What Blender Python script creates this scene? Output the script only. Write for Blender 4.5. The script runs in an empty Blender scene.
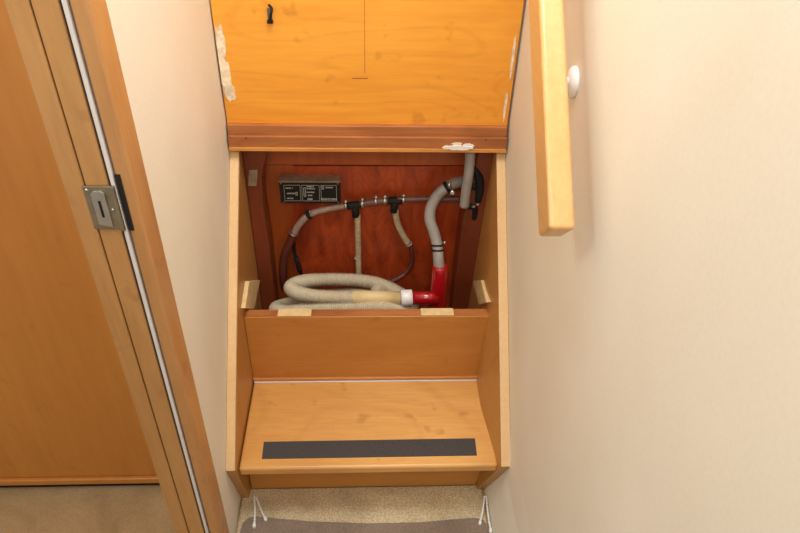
import bpy, bmesh, math, random
from mathutils import Vector, Matrix

random.seed(4)
S = bpy.context.scene
COL = S.collection

# ---------------------------------------------------------------- camera, light, exposure
cam_data = bpy.data.cameras.new('camera')
cam = bpy.data.objects.new('camera', cam_data)
COL.objects.link(cam)
cam_data.sensor_width = 36.0
cam_data.lens = 30.436
cam_data.clip_start = 0.02
rot = Matrix(((0.99886461, 0.00143104, -0.04761762),
              (-0.03841752, 0.61526238, -0.78738574),
              (0.02817055, 0.78832110, 0.61461880)))
cam.matrix_world = Matrix.Translation((-0.002, 0.0, 1.466)) @ rot.to_4x4()
S.camera = cam

world = bpy.data.worlds.new('world')
S.world = world
world.use_nodes = True
world.node_tree.nodes['Background'].inputs[0].default_value = (1.0, 0.95, 0.85, 1)
world.node_tree.nodes['Background'].inputs[1].default_value = 0.48

def area(name, loc, target, size, power, color, size_y=None):
    l = bpy.data.lights.new(name, 'AREA')
    l.energy = power; l.color = color; l.size = size
    if size_y:
        l.shape = 'RECTANGLE'; l.size_y = size_y
    o = bpy.data.objects.new(name, l)
    COL.objects.link(o)
    o.location = loc
    o.rotation_euler = (Vector(target) - Vector(loc)).to_track_quat('-Z', 'Y').to_euler()
    return o

area('hatch_daylight', (0.10, 0.85, 2.25), (-0.08, 1.0, 0.6), 0.45, 17.0, (0.96, 0.98, 1.0), 0.6)
area('bounced_flash', (-0.08, -0.30, 1.95), (0.0, 1.2, 0.6), 0.35, 7.2, (1.0, 0.94, 0.84))
area('side_cabin_fill', (-0.95, 0.25, 2.1), (-0.8, 0.9, 0.2), 0.4, 9.0, (1.0, 0.90, 0.74))  # added fill that brightens the side cabin floor and bulkhead, not a known lamp

S.view_settings.view_transform = 'Standard'
S.view_settings.look = 'None'
S.view_settings.gamma = 1.0
S.view_settings.use_curve_mapping = False
S.view_settings.exposure = 0.0

# ---------------------------------------------------------------- materials
def srgb(r, g, b):
    def f(c):
        c /= 255.0
        return c / 12.92 if c <= 0.04045 else ((c + 0.055) / 1.055) ** 2.4
    return (f(r), f(g), f(b), 1.0)

def new_mat(name):
    m = bpy.data.materials.new(name)
    m.use_nodes = True
    nt = m.node_tree
    return m, nt, nt.nodes['Principled BSDF']

def ramp(nt, fac, stops):
    n = nt.nodes.new('ShaderNodeValToRGB')
    e = n.color_ramp.elements
    while len(e) < len(stops):
        e.new(0.5)
    for i, (p, c) in enumerate(stops):
        e[i].position = p; e[i].color = c
    nt.links.new(fac, n.inputs[0])
    return n.outputs[0]

def noise(nt, vec, scale, detail=4, rough=0.55, dist=0.0):
    n = nt.nodes.new('ShaderNodeTexNoise')
    n.inputs['Scale'].default_value = scale
    n.inputs['Detail'].default_value = detail
    n.inputs['Roughness'].default_value = rough
    n.inputs['Distortion'].default_value = dist
    nt.links.new(vec, n.inputs['Vector'])
    return n.outputs[0]

def mapping(nt, sc, loc=(0, 0, 0)):
    tc = nt.nodes.new('ShaderNodeTexCoord')
    mp = nt.nodes.new('ShaderNodeMapping')
    mp.inputs['Scale'].default_value = sc
    mp.inputs['Location'].default_value = loc
    nt.links.new(tc.outputs['Object'], mp.inputs[0])
    return mp.outputs[0]

def mix(nt, a, b, fac, mode='MIX'):
    n = nt.nodes.new('ShaderNodeMix')
    n.data_type = 'RGBA'; n.blend_type = mode
    for s, v in ((n.inputs[6], a), (n.inputs[7], b), (n.inputs[0], fac)):
        if hasattr(v, 'is_linked') or isinstance(v, bpy.types.NodeSocket):
            nt.links.new(v, s)
        else:
            s.default_value = v
    return n.outputs[2]

def bump(nt, bsdf, h, strength, dist=0.001):
    b = nt.nodes.new('ShaderNodeBump')
    b.inputs['Strength'].default_value = strength
    b.inputs['Distance'].default_value = dist
    nt.links.new(h, b.inputs['Height'])
    nt.links.new(b.outputs[0], bsdf.inputs['Normal'])

def wood(name, light, dark, axis='x', grain=26, patch=4.0, rough=0.38, figure=0.35, spots=0.0, coat=0.15, loc=(0, 0, 0), rings=0.0, ringn=16.0):
    m, nt, b = new_mat(name)
    st = {'x': (0.09, 1, 1), 'y': (1, 0.09, 1), 'z': (1, 1, 0.09)}[axis]
    st2 = {'x': (0.35, 1, 1), 'y': (1, 0.35, 1), 'z': (1, 1, 0.35)}[axis]
    v = mapping(nt, st, loc)
    v2 = mapping(nt, st2, loc)
    g = noise(nt, v, grain * 2.2, 6, 0.65, 0.3)
    p = noise(nt, v2, patch, 3, 0.5, 1.2)
    fine = noise(nt, v, grain * 9, 3, 0.6)
    c1 = ramp(nt, g, [(0.3, srgb(*dark)), (0.62, srgb(*light))])
    c2 = ramp(nt, p, [(0.3, srgb(*dark)), (0.65, srgb(*light))])
    c = mix(nt, c1, c2, 1.0 - figure)
    c3 = ramp(nt, fine, [(0.35, (0.93, 0.92, 0.9, 1)), (0.6, (1, 1, 1, 1))])
    c = mix(nt, c, c3, 1.0, 'MULTIPLY')
    if rings:
        w = nt.nodes.new('ShaderNodeTexNoise')
        w.inputs['Scale'].default_value = 2.2; w.inputs['Detail'].default_value = 1.0
        nt.links.new(mapping(nt, {'x': (0.7, 1, 3.2), 'z': (3.2, 1, 0.9), 'y': (3, 0.7, 3)}[axis], loc), w.inputs['Vector'])
        mm = nt.nodes.new('ShaderNodeMath'); mm.operation = 'MULTIPLY'; mm.inputs[1].default_value = ringn
        nt.links.new(w.outputs[0], mm.inputs[0])
        fr_ = nt.nodes.new('ShaderNodeMath'); fr_.operation = 'PINGPONG'; fr_.inputs[1].default_value = 0.5
        nt.links.new(mm.outputs[0], fr_.inputs[0])
        rc = ramp(nt, fr_.outputs[0], [(0.0, (0.74, 0.6, 0.5, 1)), (0.13, (1, 1, 1, 1))])
        c = mix(nt, c, rc, rings, 'MULTIPLY')
    if spots:
        s = noise(nt, mapping(nt, (1, 1, 1), loc), 22, 2, 0.5)
        sc = ramp(nt, s, [(0.64, (1, 1, 1, 1)), (0.74, (0.45, 0.3, 0.22, 1))])
        c = mix(nt, c, sc, spots, 'MULTIPLY')
    nt.links.new(c, b.inputs['Base Color'])
    b.inputs['Roughness'].default_value = rough
    b.inputs['Coat Weight'].default_value = coat
    b.inputs['Coat Roughness'].default_value = 0.3
    bump(nt, b, g, 0.12)
    return m

def plain(name, col, rough=0.5, metal=0.0, var=0.12, scale=30.0, bmp=0.0, coat=0.0):
    m, nt, b = new_mat(name)
    n = noise(nt, mapping(nt, (1, 1, 1)), scale, 4, 0.6)
    c = srgb(*col)
    d = tuple(x * (1 - var) for x in c[:3]) + (1,)
    l = tuple(min(1, x * (1 + var * 0.6)) for x in c[:3]) + (1,)
    nt.links.new(ramp(nt, n, [(0.35, d), (0.65, l)]), b.inputs['Base Color'])
    b.inputs['Roughness'].default_value = rough
    b.inputs['Metallic'].default_value = metal
    b.inputs['Coat Weight'].default_value = coat
    if bmp:
        bump(nt, b, n, bmp)
    return m

def carpet(name, a, bcol, scale, strength):
    m, nt, b = new_mat(name)
    v = mapping(nt, (1, 1, 1))
    vo = nt.nodes.new('ShaderNodeTexVoronoi')
    vo.inputs['Scale'].default_value = scale
    nt.links.new(v, vo.inputs['Vector'])
    big = noise(nt, v, 9, 5, 0.65, 0.5)
    c1 = ramp(nt, vo.outputs['Distance'], [(0.1, srgb(*a)), (0.65, srgb(*bcol))])
    c2 = ramp(nt, big, [(0.3, (0.78, 0.75, 0.72, 1)), (0.65, (1.05, 1.05, 1.05, 1))])
    nt.links.new(mix(nt, c1, c2, 1.0, 'MULTIPLY'), b.inputs['Base Color'])
    b.inputs['Roughness'].default_value = 0.95
    b.inputs['Sheen Weight'].default_value = 0.2
    bp = nt.nodes.new('ShaderNodeBump')
    bp.inputs['Strength'].default_value = strength
    bp.inputs['Distance'].default_value = 0.002
    bp.invert = True
    nt.links.new(vo.outputs['Distance'], bp.inputs['Height'])
    nt.links.new(bp.outputs[0], b.inputs['Normal'])
    return m

def wallmat(name, a, bcol):
    m, nt, b = new_mat(name)
    v = mapping(nt, (1, 1, 0.8))
    n1 = noise(nt, v, 3, 3, 0.5, 0.3)
    n2 = noise(nt, mapping(nt, (1, 1, 1)), 160, 4, 0.7)
    c = ramp(nt, n1, [(0.3, srgb(*bcol)), (0.68, srgb(*a))])
    c2 = ramp(nt, n2, [(0.3, (0.965, 0.96, 0.95, 1)), (0.6, (1, 1, 1, 1))])
    nt.links.new(mix(nt, c, c2, 1.0, 'MULTIPLY'), b.inputs['Base Color'])
    b.inputs['Roughness'].default_value = 0.6
    bump(nt, b, n2, 0.15)
    return m

M = dict(
    wall=wallmat('cream_vinyl_wall', (238, 232, 218), (229, 222, 205)),
    tread=wood('tread_veneer', (228, 176, 104), (206, 146, 74), 'x', 20, 5, 0.36, 0.25, 0.35, rings=0.2, ringn=7),
    riser=wood('riser_veneer', (205, 140, 66), (190, 122, 52), 'x', 20, 5, 0.4, 0.3, 0.2),
    stringer=wood('stringer_veneer', (190, 138, 76), (176, 120, 58), 'z', 20, 5, 0.4),
    edge=wood('pale_edge_wood', (226, 190, 140), (220, 180, 126), 'z', 24, 5, 0.42),
    lid=wood('orange_veneer', (248, 176, 64), (234, 148, 38), 'x', 9, 3, 0.33, 0.3, 0.3, 0.25, rings=0.22, ringn=10),
    band=wood('reddish_batten', (192, 122, 66), (146, 82, 42), 'x', 22, 9, 0.45, 0.4, rings=0.5, ringn=14),
    plyedge=wood('ply_edge', (226, 160, 78), (186, 112, 44), 'x', 40, 12, 0.5, 0.5),
    backo=wood('orange_back_ply', (186, 92, 34), (150, 64, 22), 'z', 16, 5, 0.38, 0.45, 0.0, 0.3),
    backr=wood('red_back_ply', (196, 82, 34), (122, 34, 14), 'z', 13, 22, 0.35, 0.3, 0.0, 0.3, rings=0.8, ringn=34),
    backd=wood('dark_batten', (134, 62, 30), (100, 40, 20), 'z', 16, 6, 0.45),
    panel=wood('veneer_bulkhead', (200, 134, 62), (184, 116, 46), 'z', 6, 2.5, 0.36, 0.25, 0.2),
    jamb=wood('jamb_wood', (190, 142, 88), (168, 118, 66), 'z', 24, 5, 0.42, 0.4, 0.3),
    casing=wood('casing_wood', (192, 142, 90), (172, 118, 68), 'z', 24, 5, 0.4, 0.4, 0.25),
    rail=wood('handrail_wood', (222, 176, 116), (212, 162, 100), 'y', 16, 4, 0.36, 0.35, 0.0, 0.2),
    floor=carpet('brown_carpet', (194, 164, 122), (172, 142, 104), 500, 0.4),
    cream=carpet('cream_carpet', (232, 218, 184), (196, 176, 138), 230, 0.9),
    mat=carpet('mauve_mat', (150, 132, 116), (130, 112, 98), 300, 0.3),
    black=plain('black_plastic', (13, 12, 13), 0.75),
    grip=plain('grip_tape', (66, 62, 62), 0.75, 0, 0.25, 250, 0.4),
    white=plain('white_plastic', (238, 236, 232), 0.35, 0, 0.05),
    seal=plain('white_seal', (214, 210, 210), 0.3, 0.0, 0.05),
    steel=plain('steel', (200, 198, 192), 0.28, 1.0, 0.15),
    brass=plain('dull_metal', (150, 138, 118), 0.42, 0.8, 0.2),
    grey_hose=plain('grey_hose', (150, 142, 134), 0.5, 0, 0.12),
    taupe_hose=plain('taupe_hose', (158, 134, 118), 0.42, 0, 0.2, 60),
    pale_hose=plain('pale_hose', (190, 170, 138), 0.55, 0, 0.25, 90),
    ribbed=plain('ribbed_hose', (200, 186, 158), 0.5, 0, 0.08),
    cuff=plain('yellowed_cuff', (222, 196, 142), 0.42, 0, 0.08),
    pink=plain('pinkish_hose', (112, 82, 72), 0.4, 0, 0.2),
    brown_hose=plain('dark_red_hose', (96, 44, 34), 0.45, 0, 0.2),
    red=plain('red_plastic', (170, 14, 26), 0.2, 0, 0.12, 20, 0, 0.6),
    pad=plain('pale_pad', (224, 194, 138), 0.7, 0, 0.12, 60),
    glue=plain('glue_residue', (238, 220, 192), 0.8, 0, 0.25, 80, 0.5),
    text=plain('label_print', (232, 234, 226), 0.6, 0, 0.05),
    textgrey=plain('faded_print', (170, 168, 160), 0.6, 0, 0.05),
    boxtop=plain('worn_box_top', (150, 128, 108), 0.45, 0.2, 0.3, 60),
    dark=plain('dark_gap', (22, 16, 12), 0.9),
    ceil=plain('ceiling_white', (232, 228, 220), 0.7, 0, 0.04),
)

# ---------------------------------------------------------------- mesh helpers
def BM():
    return bmesh.new()

def box(bm, x0, x1, y0, y1, z0, z1):
    vs = [bm.verts.new((x, y, z)) for x in (x0, x1) for y in (y0, y1) for z in (z0, z1)]
    for f in ((0, 1, 3, 2), (4, 6, 7, 5), (0, 4, 5, 1), (2, 3, 7, 6), (0, 2, 6, 4), (1, 5, 7, 3)):
        bm.faces.new([vs[i] for i in f])
    return bm

def prism(bm, pts, a, b, axis):
    """polygon pts extruded from a to b along axis; pts are the other two coordinates in x,y,z order"""
    def mk(p, v):
        q = list(p); q.insert('xyz'.index(axis), v)
        return bm.verts.new(q)
    A = [mk(p, a) for p in pts]; B = [mk(p, b) for p in pts]
    n = len(pts)
    bm.faces.new(A); bm.faces.new(B[::-1])
    for i in range(n):
        bm.faces.new((A[i], B[i], B[(i + 1) % n], A[(i + 1) % n]))
    return bm

def spline(pts, n=8):
    P = [Vector(p) for p in pts]
    if len(P) < 3:
        return [P[0].lerp(P[-1], i / n) for i in range(n + 1)]
    out = []
    for i in range(len(P) - 1):
        p0 = P[max(i - 1, 0)]; p1 = P[i]; p2 = P[i + 1]; p3 = P[min(i + 2, len(P) - 1)]
        for k in range(n):
            t = k / n
            out.append(0.5 * ((2 * p1) + (p2 - p0) * t + (2 * p0 - 5 * p1 + 4 * p2 - p3) * t * t + (3 * p1 - p0 - 3 * p2 + p3) * t ** 3))
    out.append(P[-1])
    return out

def resample(P, step):
    out = [P[0]]; acc = 0.0
    for a, b in zip(P, P[1:]):
        L = (b - a).length
        if L < 1e-9:
            continue
        s = step - acc
        while s <= L:
            out.append(a.lerp(b, s / L)); s += step
        acc = L - (s - step)
    return out

def tube(bm, P, r, seg=16, cap=True):
    """r is a number or a function of the ring index"""
    P = [Vector(p) for p in P]
    rings = []
    t = (P[1] - P[0]).normalized()
    u = t.orthogonal().normalized()
    for i, p in enumerate(P):
        tn = (P[min(i + 1, len(P) - 1)] - P[max(i - 1, 0)]).normalized()
        u = (u - tn * u.dot(tn)).normalized()
        w = tn.cross(u)
        rr = r(i) if callable(r) else r
        rings.append([bm.verts.new(p + (u * math.cos(a) + w * math.sin(a)) * rr) for a in (2 * math.pi * k / seg for k in range(seg))])
    for A, B in zip(rings, rings[1:]):
        for k in range(seg):
            f = bm.faces.new((A[k], A[(k + 1) % seg], B[(k + 1) % seg], B[k])); f.smooth = True
    if cap:
        bm.faces.new(rings[0][::-1]); bm.faces.new(rings[-1])
    return bm

def lathe(bm, c, axis, prof, seg=24):
    """prof: list of (distance along axis, radius)"""
    c = Vector(c); a = Vector(axis).normalized()
    P = [c + a * d for d, _ in prof]
    u = a.orthogonal().normalized(); w = a.cross(u)
    rings = [[bm.verts.new(p + (u * math.cos(q) + w * math.sin(q)) * max(rr, 1e-4)) for q in (2 * math.pi * k / seg for k in range(seg))] for p, (_, rr) in zip(P, prof)]
    for A, B in zip(rings, rings[1:]):
        for k in range(seg):
            f = bm.faces.new((A[k], A[(k + 1) % seg], B[(k + 1) % seg], B[k])); f.smooth = True
    bm.faces.new(rings[0][::-1]); bm.faces.new(rings[-1])
    return bm

def root_loc(o):
    while o.parent:
        o = o.parent
    return o.location.copy()

def obj(name, bm, mat, parent=None, bevel=0.0, loc=None, seg=2):
    """one mesh object; coordinates in bm are world metres"""
    bmesh.ops.recalc_face_normals(bm, faces=bm.faces)
    off = root_loc(parent) if parent else Vector(loc or (0, 0, 0))
    bmesh.ops.translate(bm, verts=bm.verts, vec=-off)
    me = bpy.data.meshes.new(name)
    bm.to_mesh(me); bm.free()
    o = bpy.data.objects.new(name, me)
    COL.objects.link(o)
    me.materials.append(M[mat])
    if parent:
        o.parent = parent
    else:
        o.location = off
    if bevel:
        md = o.modifiers.new('bevel', 'BEVEL'); md.width = bevel; md.segments = seg; md.limit_method = 'ANGLE'; md.angle_limit = math.radians(40)
    return o

def struct(o):
    o['kind'] = 'structure'; return o

def tag(o, label, cat, group=None):
    o['label'] = label; o['category'] = cat
    if group:
        o['group'] = group
    return o

def thing(name, label, cat, loc, group=None):
    o = bpy.data.objects.new(name, None)
    o.empty_display_size = 0.05
    COL.objects.link(o); o.location = loc
    return tag(o, label, cat, group)

# ---------------------------------------------------------------- the room
struct(obj('floor', box(BM(), -1.6, 0.36, -0.8, 2.0, -0.03, 0.0), 'floor'))
WX = 0.3105
WR = 0.3135
struct(obj('wall_left', box(BM(), -0.377, -WX, 0.775, 2.0, 0.0, 2.4), 'wall'))
# right wall: the hull lining turns slightly inward near the floor
bm = BM()
prof = [(WR, 2.4), (WR, 0.26), (WR - 0.004, 0.17), (WR - 0.014, 0.09), (WR - 0.027, 0.0), (0.36, 0.0), (0.36, 2.4)]
A = [bm.verts.new((x, -0.8, z)) for x, z in prof]; B = [bm.verts.new((x, 2.0, z)) for x, z in prof]
bm.faces.new(A); bm.faces.new(B[::-1])
for i in range(len(prof)):
    bm.faces.new((A[i], B[i], B[(i + 1) % len(prof)], A[(i + 1) % len(prof)]))
struct(obj('wall_right', bm, 'wall'))
struct(obj('wall_back', box(BM(), -0.377, 0.36, 1.98, 2.0, 0.0, 2.4), 'wall'))
# side cabin seen through the doorway
struct(obj('wall_far', box(BM(), -1.6, -0.377, 1.0, 1.02, 0.03, 2.4), 'panel'))
struct(obj('trim_1', box(BM(), -1.6, -0.377, 0.989, 1.0, 0.028, 0.047), 'panel', bevel=0.003))
struct(obj('baseboard_far', box(BM(), -1.6, -0.377, 1.004, 1.02, 0.0, 0.03), 'dark'))

# door frame on the left
fr = struct(obj('door_1', box(BM(), -0.3505, -0.3225, 0.735, 0.80, 0.0, 2.4), 'jamb', bevel=0.0015))
obj('stop_board', box(BM(), -0.377, -0.3520, 0.7335, 0.80, 0.0, 2.4), 'jamb', fr, 0.002)
bm = BM()
box(bm, -0.3525, -0.3500, 0.739, 0.80, 0.0, 2.4); box(bm, -0.3226, -0.3200, 0.740, 0.80, 0.0, 2.4)
obj('shadow_groove', bm, 'dark', fr)
obj('seal_strip', box(BM(), -0.3192, -0.3138, 0.734, 0.80, 0.0, 2.4), 'seal', fr, 0.0015)
obj('casing', box(BM(), -0.3126, -0.2915, 0.735, 0.789, 0.0, 2.4), 'casing', fr, 0.006, seg=3)
# strike plate let into the frame
sp = obj('strike_plate', box(BM(), -0.3535, -0.3195, 0.7305, 0.7345, 0.957, 1.021), 'brass', fr, 0.001)
bm = BM(); prism(bm, [(-0.3445, 0.966), (-0.3275, 0.962), (-0.3275, 1.012), (-0.331, 1.016), (-0.341, 1.016), (-0.3445, 1.012)], 0.7275, 0.7306, 'y')
obj('lock_cover', bm, 'steel', sp, 0.0008)
obj('slot', box(BM(), -0.3375, -0.3345, 0.7268, 0.7276, 0.978, 1.002), 'dark', sp)
bm = BM()
for x, z in ((-0.349, 1.016), (-0.3235, 0.987)):
    lathe(bm, (x, 0.7308, z), (0, -1, 0), [(0, 0.0022), (0.0008, 0.0022), (0.0014, 0.001)], 12)
obj('screw', bm, 'steel', sp)
obj('catch_lip', box(BM(), -0.3200, -0.3150, 0.7285, 0.7345, 0.955, 1.021), 'brass', sp, 0.0008)
obj('dark_recess', box(BM(), -0.3118, -0.3050, 0.7338, 0.7352, 0.953, 1.036), 'dark', sp)

# ---------------------------------------------------------------- carpets
bm = BM()
prism(bm, [(-0.306, 0.30), (0.279, 0.30), (0.279, 0.984), (-0.306, 0.984)], 0.0005, 0.007, 'z')
tag(obj('carpet', bm, 'cream', bevel=0.002), 'cream loop pile carpet in front of the bottom step', 'carpet')
edge = [(-0.3003, 0.8493), (-0.2947, 0.8892), (-0.2848, 0.9019), (-0.2668, 0.9067), (-0.2216, 0.9005), (-0.1389, 0.8910), (-0.0050, 0.8830), (0.1200, 0.8829), (0.2037, 0.8890), (0.2542, 0.8918), (0.2725, 0.8849), (0.2831, 0.8589), (0.2845, 0.8363)]
bm = BM()
prism(bm, [(-0.27, 0.34)] + edge + [(0.262, 0.34)], 0.0075, 0.0125, 'z')
tag(obj('floor_mat', bm, 'mat', bevel=0.001), 'dull mauve brown floor mat with a curved edge, lying on the cream carpet', 'mat')

# ---------------------------------------------------------------- staircase
st = thing('staircase', 'honey-coloured wooden boat staircase with open storage bin under a raised step lid', 'stairs', (0, 1.17, 0))

def squeeze(bm):
    for v in bm.verts:
        if v.co.x > 0.2 and v.co.z < 0.2:
            v.co.x -= (0.2 - v.co.z) / 0.2 * 0.026
F0 = (0.897, 0.204); FT = (1.372, 0.728)
XO = 0.310
def stringer_bm(s):
    foot = (0.962, 0.0) if s < 0 else (0.975, 0.0)
    pts = [F0, foot, (1.44, 0.0), (1.44, 0.78), (1.395, 0.78), FT]
    bm = BM()
    a, b = (-XO, -0.2895) if s < 0 else (0.3128, 0.2925)
    prism(bm, pts, a, b, 'x')
    squeeze(bm)
    return bm
dy, dz = FT[0] - F0[0], FT[1] - F0[1]
L = math.hypot(dy, dz); ny, nz = -dz / L, dy / L
for s in (-1, 1):
    so = obj('stringer', stringer_bm(s), 'stringer', st, 0.001)
    e = 0.0035
    pts = [(F0[0], F0[1]), (F0[0] + ny * e, F0[1] + nz * e), (FT[0] + ny * e, FT[1] + nz * e), (FT[0], FT[1])]
    bm = BM(); prism(bm, pts, -XO if s < 0 else 0.3128, -0.2905 if s < 0 else 0.2918, 'x')
    obj('edge_strip', bm, 'edge', so, 0.0012)
# lowest riser under the tread
bm = BM(); box(bm, -0.287, 0.290, 0.985, 1.003, 0.008, 0.165); squeeze(bm)
obj('riser', bm, 'riser', st)
# tread with rounded nosing
tr = obj('tread', box(BM(), -0.2872, 0.2900, 0.913, 1.176, 0.163, 0.187), 'tread', st, 0.006, seg=3)
gp = [(-0.2393, 0.9386), (-0.2404, 0.9850), (0.2465, 0.9868), (0.2451, 0.9394)]
bm = BM(); prism(bm, gp, 0.1872, 0.1885, 'z')
g = obj('grip_strip', bm, 'grip', st)
g['label'] = 'dark grey anti-slip strip'
obj('back_batten', box(BM(), -0.2885, 0.2915, 1.1690, 1.1755, 0.187, 0.1975), 'riser', st, 0.0015)
q = obj('bead_strip', box(BM(), -0.286, 0.289, 1.1655, 1.1695, 0.1868, 0.1895), 'seal', st, 0.001)
q['label'] = 'pale sealing bead at the back of the tread'
rr = obj('riser', box(BM(), -0.2890, 0.2920, 1.175, 1.199, 0.16, 0.400), 'riser', st, 0.0015)
tp = obj('rim', box(BM(), -0.2888, 0.2918, 1.1765, 1.1995, 0.4001, 0.4015), 'band', st)
for a, b in ((-0.2115, -0.134), (0.123, 0.200)):
    pp = obj('pad', box(BM(), a, b, 1.1758, 1.2, 0.4015, 0.4035), 'pad', st)
    pp['label'] = 'pale yellow pad on the bin rim'
# pads on the insides of the stringers
def pad(quad, s, xi=0.279):
    bm = BM(); prism(bm, quad, s * (0.2894 if s < 0 else 0.2926), s * xi, 'x')
    p = obj('pad', bm, 'pad', st, 0.001); p['label'] = 'pale pad on the inside of the stringer'
pad([(1.2392, 0.4559), (1.3661, 0.3557), (1.2506, 0.3583), (1.1612, 0.4406)], -1)
pad([(1.3692, 0.3481), (1.2732, 0.4295), (1.1825, 0.4372), (1.2584, 0.3614)], 1, 0.274)
for quad, mt in (([(-0.2767, 0.6693), (-0.2560, 0.6694), (-0.2638, 0.6264), (-0.2836, 0.6263)], 'boxtop'),):
    p = obj('pad', prism(BM(), quad, 1.384, 1.3905, 'y'), mt, st, 0.001)
    p['label'] = 'pale pad on the front of the corner batten'
# bin
obj('bin_floor', box(BM(), -0.2890, 0.2920, 1.199, 1.47, 0.135, 0.150), 'backd', st)
bp = obj('back_panel', box(BM(), -0.2890, 0.2920, 1.462, 1.475, 0.10, 0.85), 'backo', st)
rp = obj('back_panel', prism(BM(), [(-0.2254, 0.0738), (-0.1836, 0.6397), (0.2642, 0.6425), (0.3143, 0.0691)], 1.4555, 1.4625, 'y'), 'backr', st)
rp['label'] = 'dark red varnished plywood sheet'
obj('header_rail', box(BM(), -0.2890, 0.2920, 1.448, 1.462, 0.6480, 0.80), 'backo', st, 0.002)
def batten(pts, name='corner_batten'):
    bm = BM(); prism(bm, pts, 1.390, 1.4615, 'y'); return obj(name, bm, 'backd', st, 0.004)
batten([(-0.2895, 0.10), (-0.2895, 0.80), (-0.2297, 0.7131), (-0.2491, 0.6527), (-0.2548, 0.5695), (-0.2501, 0.4343), (-0.2520, 0.2309), (-0.2587, 0.1178)])
batten([(0.2925, 0.10), (0.2925, 0.80), (0.2532, 0.7167), (0.2475, 0.6280), (0.2345, 0.5270), (0.2309, 0.3853), (0.2297, 0.2280), (0.2355, 0.1133)])

# lid, swung up and standing against the steps above
Yl = 1.368
lid = obj('lid', box(BM(), -0.308, 0.3085, Yl, Yl + 0.02, 0.785, 1.75), 'lid', st, 0.002)
lid['label'] = 'bright orange underside of the raised step lid'
obj('batten', box(BM(), -0.3068, 0.307, Yl - 0.012, Yl + 0.001, 0.773, 0.7965), 'band', lid, 0.0015)
nb = obj('nosing', box(BM(), -0.3068, 0.309, Yl - 0.019, Yl + 0.01, 0.7445, 0.7735), 'band', lid, 0.0015)
obj('ply_edge', box(BM(), -0.3066, 0.3088, Yl - 0.0215, Yl - 0.002, 0.7385, 0.7470), 'plyedge', lid, 0.001)
def ragged(cx, cz, w, h, y, n=26, ang=0.0, seed=1):
    rnd = random.Random(seed); pts = []
    for k in range(n):
        a = 2 * math.pi * k / n
        r = rnd.uniform(0.78, 1.12)
        x = w * r * math.copysign(abs(math.cos(a)) ** 0.8, math.cos(a)); z = h * r * math.copysign(abs(math.sin(a)) ** 0.8, math.sin(a))
        pts.append((cx + x * math.cos(ang) - z * math.sin(ang), cz + x * math.sin(ang) + z * math.cos(ang)))
    bm = BM(); prism(bm, pts, y - 0.0006 - 0.0003 * seed, y + 0.0002, 'y'); return bm
obj('glue_patch', ragged(-0.2955, 0.972, 0.006, 0.038, Yl, seed=2), 'glue', lid)
obj('glue_patch', ragged(-0.2945, 0.895, 0.009, 0.048, Yl, seed=3), 'glue', lid)
obj('glue_patch', ragged(-0.291, 0.868, 0.010, 0.02, Yl, seed=4), 'glue', lid)
obj('glue_patch', ragged(0.298, 0.84, 0.003, 0.034, Yl, seed=5), 'glue', lid)
obj('glue_patch', ragged(0.300, 0.95, 0.003, 0.045, Yl, seed=9), 'glue', lid)
wp = obj('glue_patch', ragged(0.2015, 0.7513, 0.030, 0.0055, 1.3464, seed=6), 'white', lid)
wp['label'] = 'white paint residue'
obj('glue_patch', ragged(0.2217, 0.7536, 0.013, 0.007, 1.3489, seed=8), 'white', lid)
obj('glue_patch', ragged(0.1770, 0.7508, 0.012, 0.004, 1.3489, seed=11), 'glue', lid)
obj('glue_patch', ragged(-0.302, 0.93, 0.0045, 0.075, Yl, seed=12), 'glue', lid)
obj('glue_patch', ragged(0.1966, 0.7596, 0.012, 0.0035, 1.3489, seed=7), 'glue', lid)
pm = obj('pencil_mark', box(BM(), -0.0082, -0.0070, Yl - 0.0005, Yl + 0.0002, 0.9121, 1.25), 'band', lid)
pm['label'] = 'thin drawn vertical line'
obj('pencil_mark', box(BM(), -0.0348, -0.0012, Yl - 0.0005, Yl + 0.0002, 0.9001, 0.9019), 'band', lid)
for a, b in ((246, 138), (486, 138)):
    obj('screw', lathe(BM(), (-0.2676 if a == 246 else 0.2600, 1.3495, 0.7693), (0, -1, 0), [(0, 0.0026), (0.0006, 0.0022)], 12), 'backd', nb)
# hook catch screwed to the lid
hx, hz = (-0.1939, 1.0332)
bm = BM(); box(bm, hx - 0.0055, hx + 0.004, Yl - 0.002, Yl, hz - 0.016, hz + 0.010)
lt = obj('catch', bm, 'brass', lid, 0.001)
bm = BM(); tube(bm, spline([(hx, Yl - 0.003, hz + 0.016), (hx + 0.006, Yl - 0.014, hz + 0.012), (hx + 0.003, Yl - 0.016, hz), (hx - 0.001, Yl - 0.008, hz - 0.016)], 5), 0.0026, 10)
obj('hook', bm, 'black', lt)
bm = BM(); box(bm, hx - 0.0065, hx + 0.005, Yl - 0.007, Yl - 0.001, hz - 0.019, hz - 0.013)
obj('foot', bm, 'black', lt)

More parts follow.
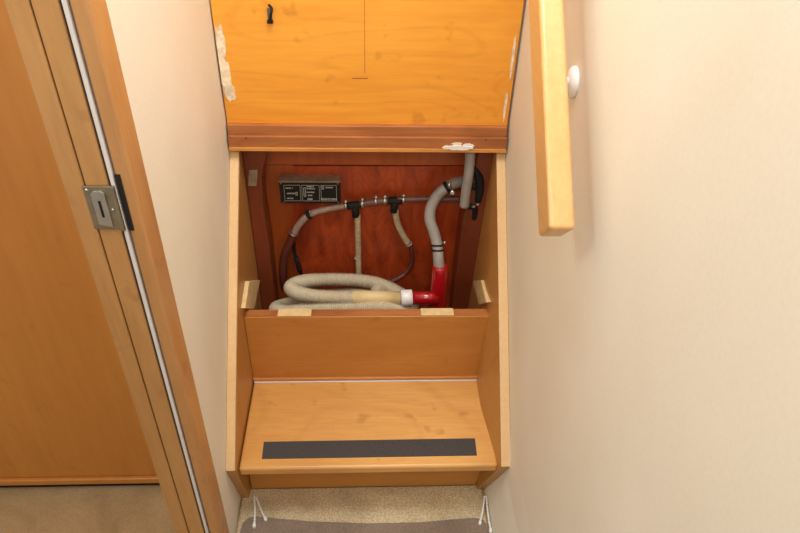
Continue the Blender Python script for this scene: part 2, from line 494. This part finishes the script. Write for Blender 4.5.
# ---------------------------------------------------------------- handrail
u = Vector((-0.012, math.cos(math.radians(45.2)), math.sin(math.radians(45.2))))
nrm = Vector((0, -u.z, u.y))
E0 = Vector((0.2575, 0.7303, 0.9583))
hr = thing('handrail', 'pale wooden handrail with rounded edges, sloping up along the right wall', 'handrail', (0.27, 1.0, 1.0))
bm = BM()
vs = []
for d in (0.0, 1.15):
    for x in (-0.0175, 0.0175):
        for k in (0.0, -0.064):
            vs.append(bm.verts.new(E0 + Vector((x, 0, 0)) + u * d + nrm * k))
for f in ((0, 1, 3, 2), (4, 6, 7, 5), (0, 4, 5, 1), (2, 3, 7, 6), (0, 2, 6, 4), (1, 5, 7, 3)):
    bm.faces.new([vs[i] for i in f])
obj('rail', bm, 'rail', hr, 0.006, seg=4)
bk = obj('wall_bracket', lathe(BM(), (0.3136, 0.975, 1.061), (-1, 0, 0), [(0, 0.024), (0.004, 0.024), (0.009, 0.019), (0.011, 0.010)], 32), 'white', hr)
bk['label'] = 'white round wall bracket'
bm = BM(); tube(bm, spline([(0.305, 0.975, 1.061), (0.285, 0.972, 1.07), (0.262, 0.968, 1.10), (0.2555, 0.965, 1.13)], 6), 0.007, 14)
obj('arm', bm, 'white', bk)

# ---------------------------------------------------------------- label box on the back panel
lb = thing('control_box', 'small black control box with three outlined panels of white print, on the bin back', 'control box', (-0.12, 1.455, 0.62))
yb = 1.425
bx0, bz1 = (-0.2164, 0.6130)
bx1, bz0 = (-0.0697, 0.5535)
obj('case', box(BM(), bx0, bx1, yb, 1.4554, bz0, bz1), 'black', lb, 0.001)
obj('top_cover', box(BM(), bx0 - 0.001, bx1 + 0.0015, yb - 0.002, 1.4554, bz1, bz1 + 0.004), 'boxtop', lb, 0.0006)
fw, fh = bx1 - bx0, bz1 - bz0
def fx(a): return bx0 + fw * a
def fz(a): return bz1 - fh * a
def frame(bm, a0, b0, a1, b1, t=0.0011):
    x0, x1, z0, z1 = fx(a0), fx(a1), fz(b1), fz(b0)
    for q in ((x0, x1, z1 - t, z1), (x0, x1, z0, z0 + t), (x0, x0 + t, z0, z1), (x1 - t, x1, z0, z1)):
        box(bm, q[0], q[1], yb - 0.0006, yb, q[2], q[3])
for q in ((0.07, 0.345), (0.365, 0.66), (0.68, 0.945)):
    bm = BM(); frame(bm, q[0], 0.13, q[1], 0.90); obj('panel_outline', bm, 'textgrey', lb)
def letters(bm, a0, a1, b, h, gap=0.25, seed=1):
    """small letter-like strokes: the real print is too small to read"""
    rnd = random.Random(seed); x = fx(a0); zc = fz(b)
    while x < fx(a1) - 0.002:
        w = rnd.uniform(0.0018, 0.0026)
        box(bm, x, x + 0.0007, yb - 0.0006, yb, zc - h, zc + h)
        if rnd.random() < 0.8: box(bm, x, x + w, yb - 0.0006, yb, zc + h - 0.0007, zc + h)
        if rnd.random() < 0.8: box(bm, x, x + w, yb - 0.0006, yb, zc - h, zc - h + 0.0007)
        if rnd.random() < 0.5: box(bm, x + w - 0.0007, x + w, yb - 0.0006, yb, zc - h, zc + h)
        x += w + 0.0008
for i, (a0, a1, b) in enumerate(((0.10, 0.22, 0.28), (0.115, 0.25, 0.53), (0.11, 0.21, 0.77), (0.45, 0.585, 0.20), (0.45, 0.60, 0.30), (0.45, 0.57, 0.47), (0.46, 0.54, 0.62), (0.765, 0.90, 0.24))):
    bm = BM(); letters(bm, a0, a1, b, 0.0016, seed=i); obj('print_line', bm, 'text', lb)
for x0, x1 in ((0.455, 0.54), (0.69, 0.79), (0.80, 0.935)):
    bm = BM(); letters(bm, x0, x1, 0.80, 0.0024, seed=20 + int(x0 * 100)); obj('print_line', bm, 'text', lb)
for q in ((0.26, 0.47, 0.29, 0.62, 0.0008), (0.395, 0.25, 0.43, 0.68, 0.0009), (0.70, 0.17, 0.735, 0.32, 0.0009)):
    bm = BM(); frame(bm, *q); obj('switch_outline', bm, 'text', lb)
for a, b in ((0.03, 0.06), (0.965, 0.06), (0.965, 0.95), (0.05, 0.95)):
    obj('screw', lathe(BM(), (fx(a), yb, fz(b)), (0, -1, 0), [(0, 0.0017), (0.001, 0.0014)], 10), 'steel', lb)

# ---------------------------------------------------------------- plumbing
def ring(name, c, axis, r, w, mat, parent):
    c = Vector(c); a = Vector(axis).normalized()
    bm = BM(); lathe(bm, c - a * w / 2, a, [(0, r), (w * 0.1, r + 0.0006), (w * 0.9, r + 0.0006), (w, r)], 20)
    return obj(name, bm, mat, parent)
def screw(c, parent, axis=(0, -0.5, 0.85), r=0.0042, n='clamp_screw'):
    return obj(n, lathe(BM(), c, axis, [(0, r * 0.8), (0.004, r), (0.007, r), (0.008, r * 0.5)], 12), 'steel', parent)

# long rigid line along the back with its tees
mp = thing('pipe_line', 'dark horizontal pipe with two tees and steel clamps, crossing the bin back', 'pipe', (0, 1.43, 0.56))
Y1 = 1.43
A = [(-0.0589, 1.4300, 0.5415), (-0.0164, 1.4300, 0.5505), (0.0234, 1.4300, 0.5595), (0.0707, 1.4300, 0.5626), (0.1281, 1.4300, 0.5628), (0.2358, 1.4300, 0.5647)]
obj('pipe', tube(BM(), spline(A[3:], 5), 0.0070, 14), 'pink', mp)
obj('connector', tube(BM(), spline([(-0.0214, 1.4300, 0.5481), (0.0160, 1.4300, 0.5550), (0.0533, 1.4300, 0.5587)], 3), 0.0088, 14), 'pink', mp)
def tee(c, d, drop):
    c = Vector(c); d = Vector(d).normalized()
    bm = BM(); tube(bm, [c - d * 0.019, c - d * 0.012, c + d * 0.012, c + d * 0.019], lambda i: (0.0088, 0.0100, 0.0100, 0.0088)[i], 16)
    tube(bm, [c, c + Vector(drop) * 0.5, c + Vector(drop)], 0.0095, 14)
    return obj('tee', bm, 'black', mp)
tee((-0.0339, 1.4300, 0.5445), (1, 0, 0.1), (0.002, -0.002, -0.032))
tee((0.0658, 1.4300, 0.5582), (1, 0, 0.0), (-0.002, -0.002, -0.032))
ax = (1, 0, 0.08)
for px in ((-0.0564, 1.4300, 0.5430), (-0.0152, 1.4300, 0.5490), (0.0184, 1.4300, 0.5565), (0.0409, 1.4300, 0.5581), (0.0869, 1.4300, 0.5612)):
    c = ring('clamp', px, ax, 0.0106, 0.0050, 'steel', mp)
    screw(Vector(px) + Vector((0, -0.002, 0.011)), c, r=0.0046)

cl = thing('left_hose', 'pinkish grey hose curving down the left of the bin back to dark red end', 'hose', (-0.2028, 1.4200, 0.4281))
bm = BM(); tube(bm, spline([(-0.0589, 1.4300, 0.5415), (-0.0966, 1.4300, 0.5339), (-0.1366, 1.4250, 0.5252), (-0.1594, 1.4200, 0.5119), (-0.1784, 1.4200, 0.4876), (-0.1901, 1.4200, 0.4628)], 7), lambda i: 0.0075 + 0.00005 * i, 16)
obj('hose', bm, 'taupe_hose', cl)
bm = BM(); tube(bm, spline([(-0.1885, 1.4200, 0.4690), (-0.2051, 1.4200, 0.4313), (-0.2214, 1.4200, 0.3859), (-0.2284, 1.4200, 0.3289), (-0.2273, 1.4250, 0.2796)], 7), 0.0105, 16)
lo = obj('lower_hose', bm, 'brown_hose', cl); lo['label'] = 'dark red lower length of hose'
ring('clamp', (-0.1912, 1.4200, 0.4659), (-0.4, 0, -1), 0.0125, 0.005, 'steel', cl)
ring('clamp', (-0.1490, 1.4220, 0.5211), (0.8, 0, 0.45), 0.0118, 0.008, 'black', cl)
screw((-0.1451, 1.4100, 0.5335), cl, r=0.003)
cl.name = 'curved_hose'

dh = thing('drop_hose', 'thin pale hose hanging straight down from the left tee', 'hose', (-0.0280, 1.4200, 0.3791))
obj('hose', tube(BM(), spline([(-0.0280, 1.4300, 0.5146), (-0.0274, 1.4300, 0.4528), (-0.0267, 1.4300, 0.3881), (-0.0261, 1.4200, 0.2936)], 6), 0.0078, 14), 'pale_hose', dh)
ring('clamp', (-0.0281, 1.4300, 0.3781), (0, 0, 1), 0.0086, 0.004, 'textgrey', dh)
dh2 = thing('bent_hose', 'thin pale hose bending down from the right tee into a dark tube', 'hose', (0.1048, 1.4200, 0.4345))
obj('hose', tube(BM(), spline([(0.0677, 1.4300, 0.5300), (0.0724, 1.4300, 0.4966), (0.0862, 1.4300, 0.4592), (0.1029, 1.4300, 0.4273)], 6), 0.0080, 14), 'pale_hose', dh2)
o = obj('dark_tube', tube(BM(), spline([(0.1028, 1.4300, 0.4305), (0.1146, 1.4300, 0.3979), (0.1136, 1.4300, 0.3544), (0.0899, 1.4200, 0.3246), (0.0518, 1.4000, 0.3168)], 6), 0.0068, 14), 'brown_hose', dh2)
o['label'] = 'dark brown lower tube'
ring('clamp', (0.1057, 1.4300, 0.4240), (0.5, 0, -1), 0.0088, 0.005, 'grey_hose', dh2)

kb = thing('black_cable', 'short black cable hanging beside the dark red hose end', 'cable', (-0.1890, 1.4400, 0.3471))
kb_m = obj('cable', tube(BM(), spline([(-0.1939, 1.4450, 0.4388), (-0.1961, 1.4450, 0.3868), (-0.1892, 1.4450, 0.3500), (-0.1788, 1.4400, 0.2953), (-0.1751, 1.4200, 0.2406)], 6), 0.0042, 12), 'black', kb)
obj('sheath', tube(BM(), spline([(-0.1932, 1.4450, 0.3702), (-0.1850, 1.4400, 0.3266)], 4), 0.0065, 12), 'black', kb)

# thick grey hose and red fitting
gh = thing('looped_hose', 'thick grey hose curving down into the top of the red fitting', 'hose', (0.1776, 1.3800, 0.4256))
P = [(0.2490, 1.4300, 0.6125), (0.2202, 1.4200, 0.6183), (0.1905, 1.4100, 0.6100), (0.1665, 1.4000, 0.5905), (0.1527, 1.3900, 0.5622), (0.1505, 1.3750, 0.5370), (0.1607, 1.3600, 0.5116), (0.1694, 1.3400, 0.4835), (0.1716, 1.3200, 0.4616), (0.1748, 1.3100, 0.4381)]
obj('hose', tube(BM(), spline(P, 7), 0.0135, 22), 'grey_hose', gh)
c = ring('clamp', (0.1917, 1.4100, 0.6101), (0.8, 0.1, 0.55), 0.0150, 0.009, 'black', gh)
obj('clamp_band', tube(BM(), [(0.1921, 1.3920, 0.6321), (0.1952, 1.3900, 0.6194)], 0.0045, 10), 'steel', c)
screw((0.2021, 1.3900, 0.6082), c, (0, -1, 0.3), 0.0068)
for py in (245, 250):
    tt = (py - 246) / 12.0
    c = ring('clamp', Vector((0.1694, 1.3400, 0.4835)).lerp(Vector((0.1716, 1.3200, 0.4616)), tt), (0.02, -0.55, -1), 0.0152, 0.0045, 'black', gh)
screw((0.1815, 1.3250, 0.5050), c, (0.6, -0.6, 0.4), 0.004)

rf = thing('pipe_fitting', 'glossy red plastic tee fitting standing at the front of the bin', 'fitting', (0.1840, 1.3000, 0.3014))
top = Vector((0.1762, 1.3100, 0.4459)); bot = Vector((top.x + 0.002, 1.285, 0.152))
dd = (bot - top); Lr = dd.length
bm = BM(); lathe(bm, top, dd, [(0, 0.0165), (0.001, 0.0185), (0.008, 0.0195), (Lr * 0.15, 0.0205), (Lr * 0.4, 0.0215), (Lr, 0.0195)], 32)
obj('body', bm, 'red', rf)
bc = Vector((0.1722, 1.2920, 0.3560)); be = Vector((0.1058, 1.2850, 0.3640))
obj('branch', lathe(BM(), bc, be - bc, [(0, 0.0185), (0.02, 0.0165), ((be - bc).length, 0.0165)], 28), 'red', rf)

# coiled ribbed hose: one length, smooth cuff and white collar at its end
rh = thing('ribbed_hose', 'cream ribbed hose coiled on itself with white collar end pushed on the red fitting', 'hose', (-0.06, 1.3, 0.36))
C = [(0.0781, 1.2830, 0.3632), (-0.0414, 1.2750, 0.3732)]
coil = [(-0.0216, 1.2760, 0.3720), (-0.0586, 1.2740, 0.3751), (-0.1075, 1.2720, 0.3790), (-0.1491, 1.2740, 0.3820), (-0.1799, 1.2900, 0.3790), (-0.1956, 1.3200, 0.3686), (-0.1811, 1.3500, 0.3586), (-0.1397, 1.3750, 0.3480), (-0.0621, 1.3850, 0.3413), (0.0088, 1.3850, 0.3326), (0.0564, 1.3750, 0.3201), (0.0954, 1.3500, 0.3100), (0.1122, 1.3200, 0.3118), (0.0997, 1.2850, 0.3239), (0.0403, 1.2620, 0.3529), (-0.0463, 1.2600, 0.3536), (-0.1203, 1.2600, 0.3523), (-0.1605, 1.2650, 0.3432), (-0.2054, 1.2800, 0.3217), (-0.2391, 1.3200, 0.2965), (-0.2223, 1.3650, 0.2707), (-0.1573, 1.3850, 0.2742), (-0.0764, 1.3800, 0.2922), (-0.0177, 1.3700, 0.3004), (0.0434, 1.3650, 0.2905), (0.02, 1.36, 0.32), (0.04, 1.33, 0.30), (0.02, 1.28, 0.29), (-0.06, 1.25, 0.275), (-0.18, 1.27, 0.265), (-0.20, 1.32, 0.255), (-0.16, 1.37, 0.245), (-0.05, 1.38, 0.235), (0.02, 1.36, 0.22), (0.04, 1.32, 0.21), (0.02, 1.28, 0.20), (-0.06, 1.26, 0.19), (-0.17, 1.28, 0.172), (-0.19, 1.32, 0.170), (-0.14, 1.37, 0.170), (0.0, 1.38, 0.170)]
pts = resample(spline(coil, 14), 0.0011)
bm = BM(); tube(bm, pts, lambda i: 0.0165 + 0.0022 * math.sin(i * 2 * math.pi / 4), 22)
obj('hose', bm, 'ribbed', rh)
o = obj('cuff', tube(BM(), [C[1], Vector(C[1]).lerp(Vector(C[0]), 0.5), C[0]], lambda i: (0.0186, 0.0184, 0.0184)[i], 24), 'cuff', rh)
o['label'] = 'smooth yellowed end cuff'
d = (Vector((0.1083, 1.2850, 0.3636)) - Vector((0.0807, 1.2840, 0.3626)))
o = obj('collar', lathe(BM(), (0.0806, 1.2830, 0.3635), d, [(0, 0.0195), (0.001, 0.0213), (0.009, 0.0216), (0.0185, 0.0210), (d.length, 0.0213), (d.length + 0.0008, 0.0195)], 30), 'white', rh)
o['label'] = 'white collar'

# front grey pipe and black valve in the right corner
fp = thing('down_pipe', 'beige grey pipe hanging from behind the lid edge at the right', 'pipe', (0.2317, 1.3600, 0.6046))
obj('pipe', tube(BM(), spline([(0.2346, 1.3850, 0.7347), (0.2339, 1.3750, 0.7040), (0.2334, 1.3700, 0.6645), (0.2314, 1.3700, 0.6207), (0.2313, 1.3700, 0.5812)], 6), 0.0118, 20), 'grey_hose', fp)
vl = thing('valve', 'black valve with small steel screws in the dark right corner', 'valve', (0.2595, 1.3950, 0.6111))
obj('body', tube(BM(), spline([(0.2455, 1.3900, 0.6744), (0.2625, 1.3900, 0.6474), (0.2683, 1.3900, 0.6142), (0.2665, 1.3900, 0.5829)], 5), lambda i: 0.008 + 0.003 * math.sin(i * 0.21), 16), 'black', vl)
obj('lever', tube(BM(), spline([(0.2339, 1.3950, 0.6250), (0.2578, 1.3920, 0.6241)], 4), 0.010, 16), 'black', vl)
obj('tail', tube(BM(), spline([(0.2458, 1.3900, 0.5684), (0.2615, 1.3920, 0.5613), (0.2624, 1.3950, 0.5297)], 4), 0.008, 14), 'black', vl)
screw((0.2507, 1.3760, 0.5760), vl, (1, -0.3, 0.2), 0.003); screw((0.2598, 1.3760, 0.5832), vl, (1, -0.6, 0.2), 0.003)

# ---------------------------------------------------------------- cords at the feet of the staircase
def cord(a, b, label, k):
    a = Vector(a); b = Vector(b)
    t = thing('pull_cord', label, 'cord', (b.x, b.y, 0.0075), 'white cords at the foot of the stairs')
    P = resample(spline([a, a.lerp(b, 0.5) + Vector((0.0015 * k, 0, 0)), b], 20), 0.0012)
    obj('cord', tube(BM(), P, lambda i: 0.0022 + 0.0007 * math.sin(i * 2 * math.pi / 5), 10), 'white', t)
    d = (b - P[0]).normalized()
    obj('end_knob', lathe(BM(), b - d * 0.012, d, [(0, 0.002), (0.003, 0.0036), (0.010, 0.0042), (0.014, 0.0025)], 14), 'white', t)
cord((-0.2757, 0.9565, 0.0180), (-0.2659, 0.8760, 0.0162), 'white cord lying straight from the left foot of the stairs', 1)
cord((-0.2706, 0.9537, 0.0180), (-0.2410, 0.8933, 0.0162), 'white cord slanting away to the right from the left stair foot', -1)
cord((0.2810, 0.9454, 0.0180), (0.2604, 0.8724, 0.0162), 'shorter white cord at the right stair foot, slanting left', 1)
cord((0.2858, 0.9453, 0.0180), (0.2835, 0.8515, 0.0162), 'longer white cord at the right stair foot, beside the wall', -1)
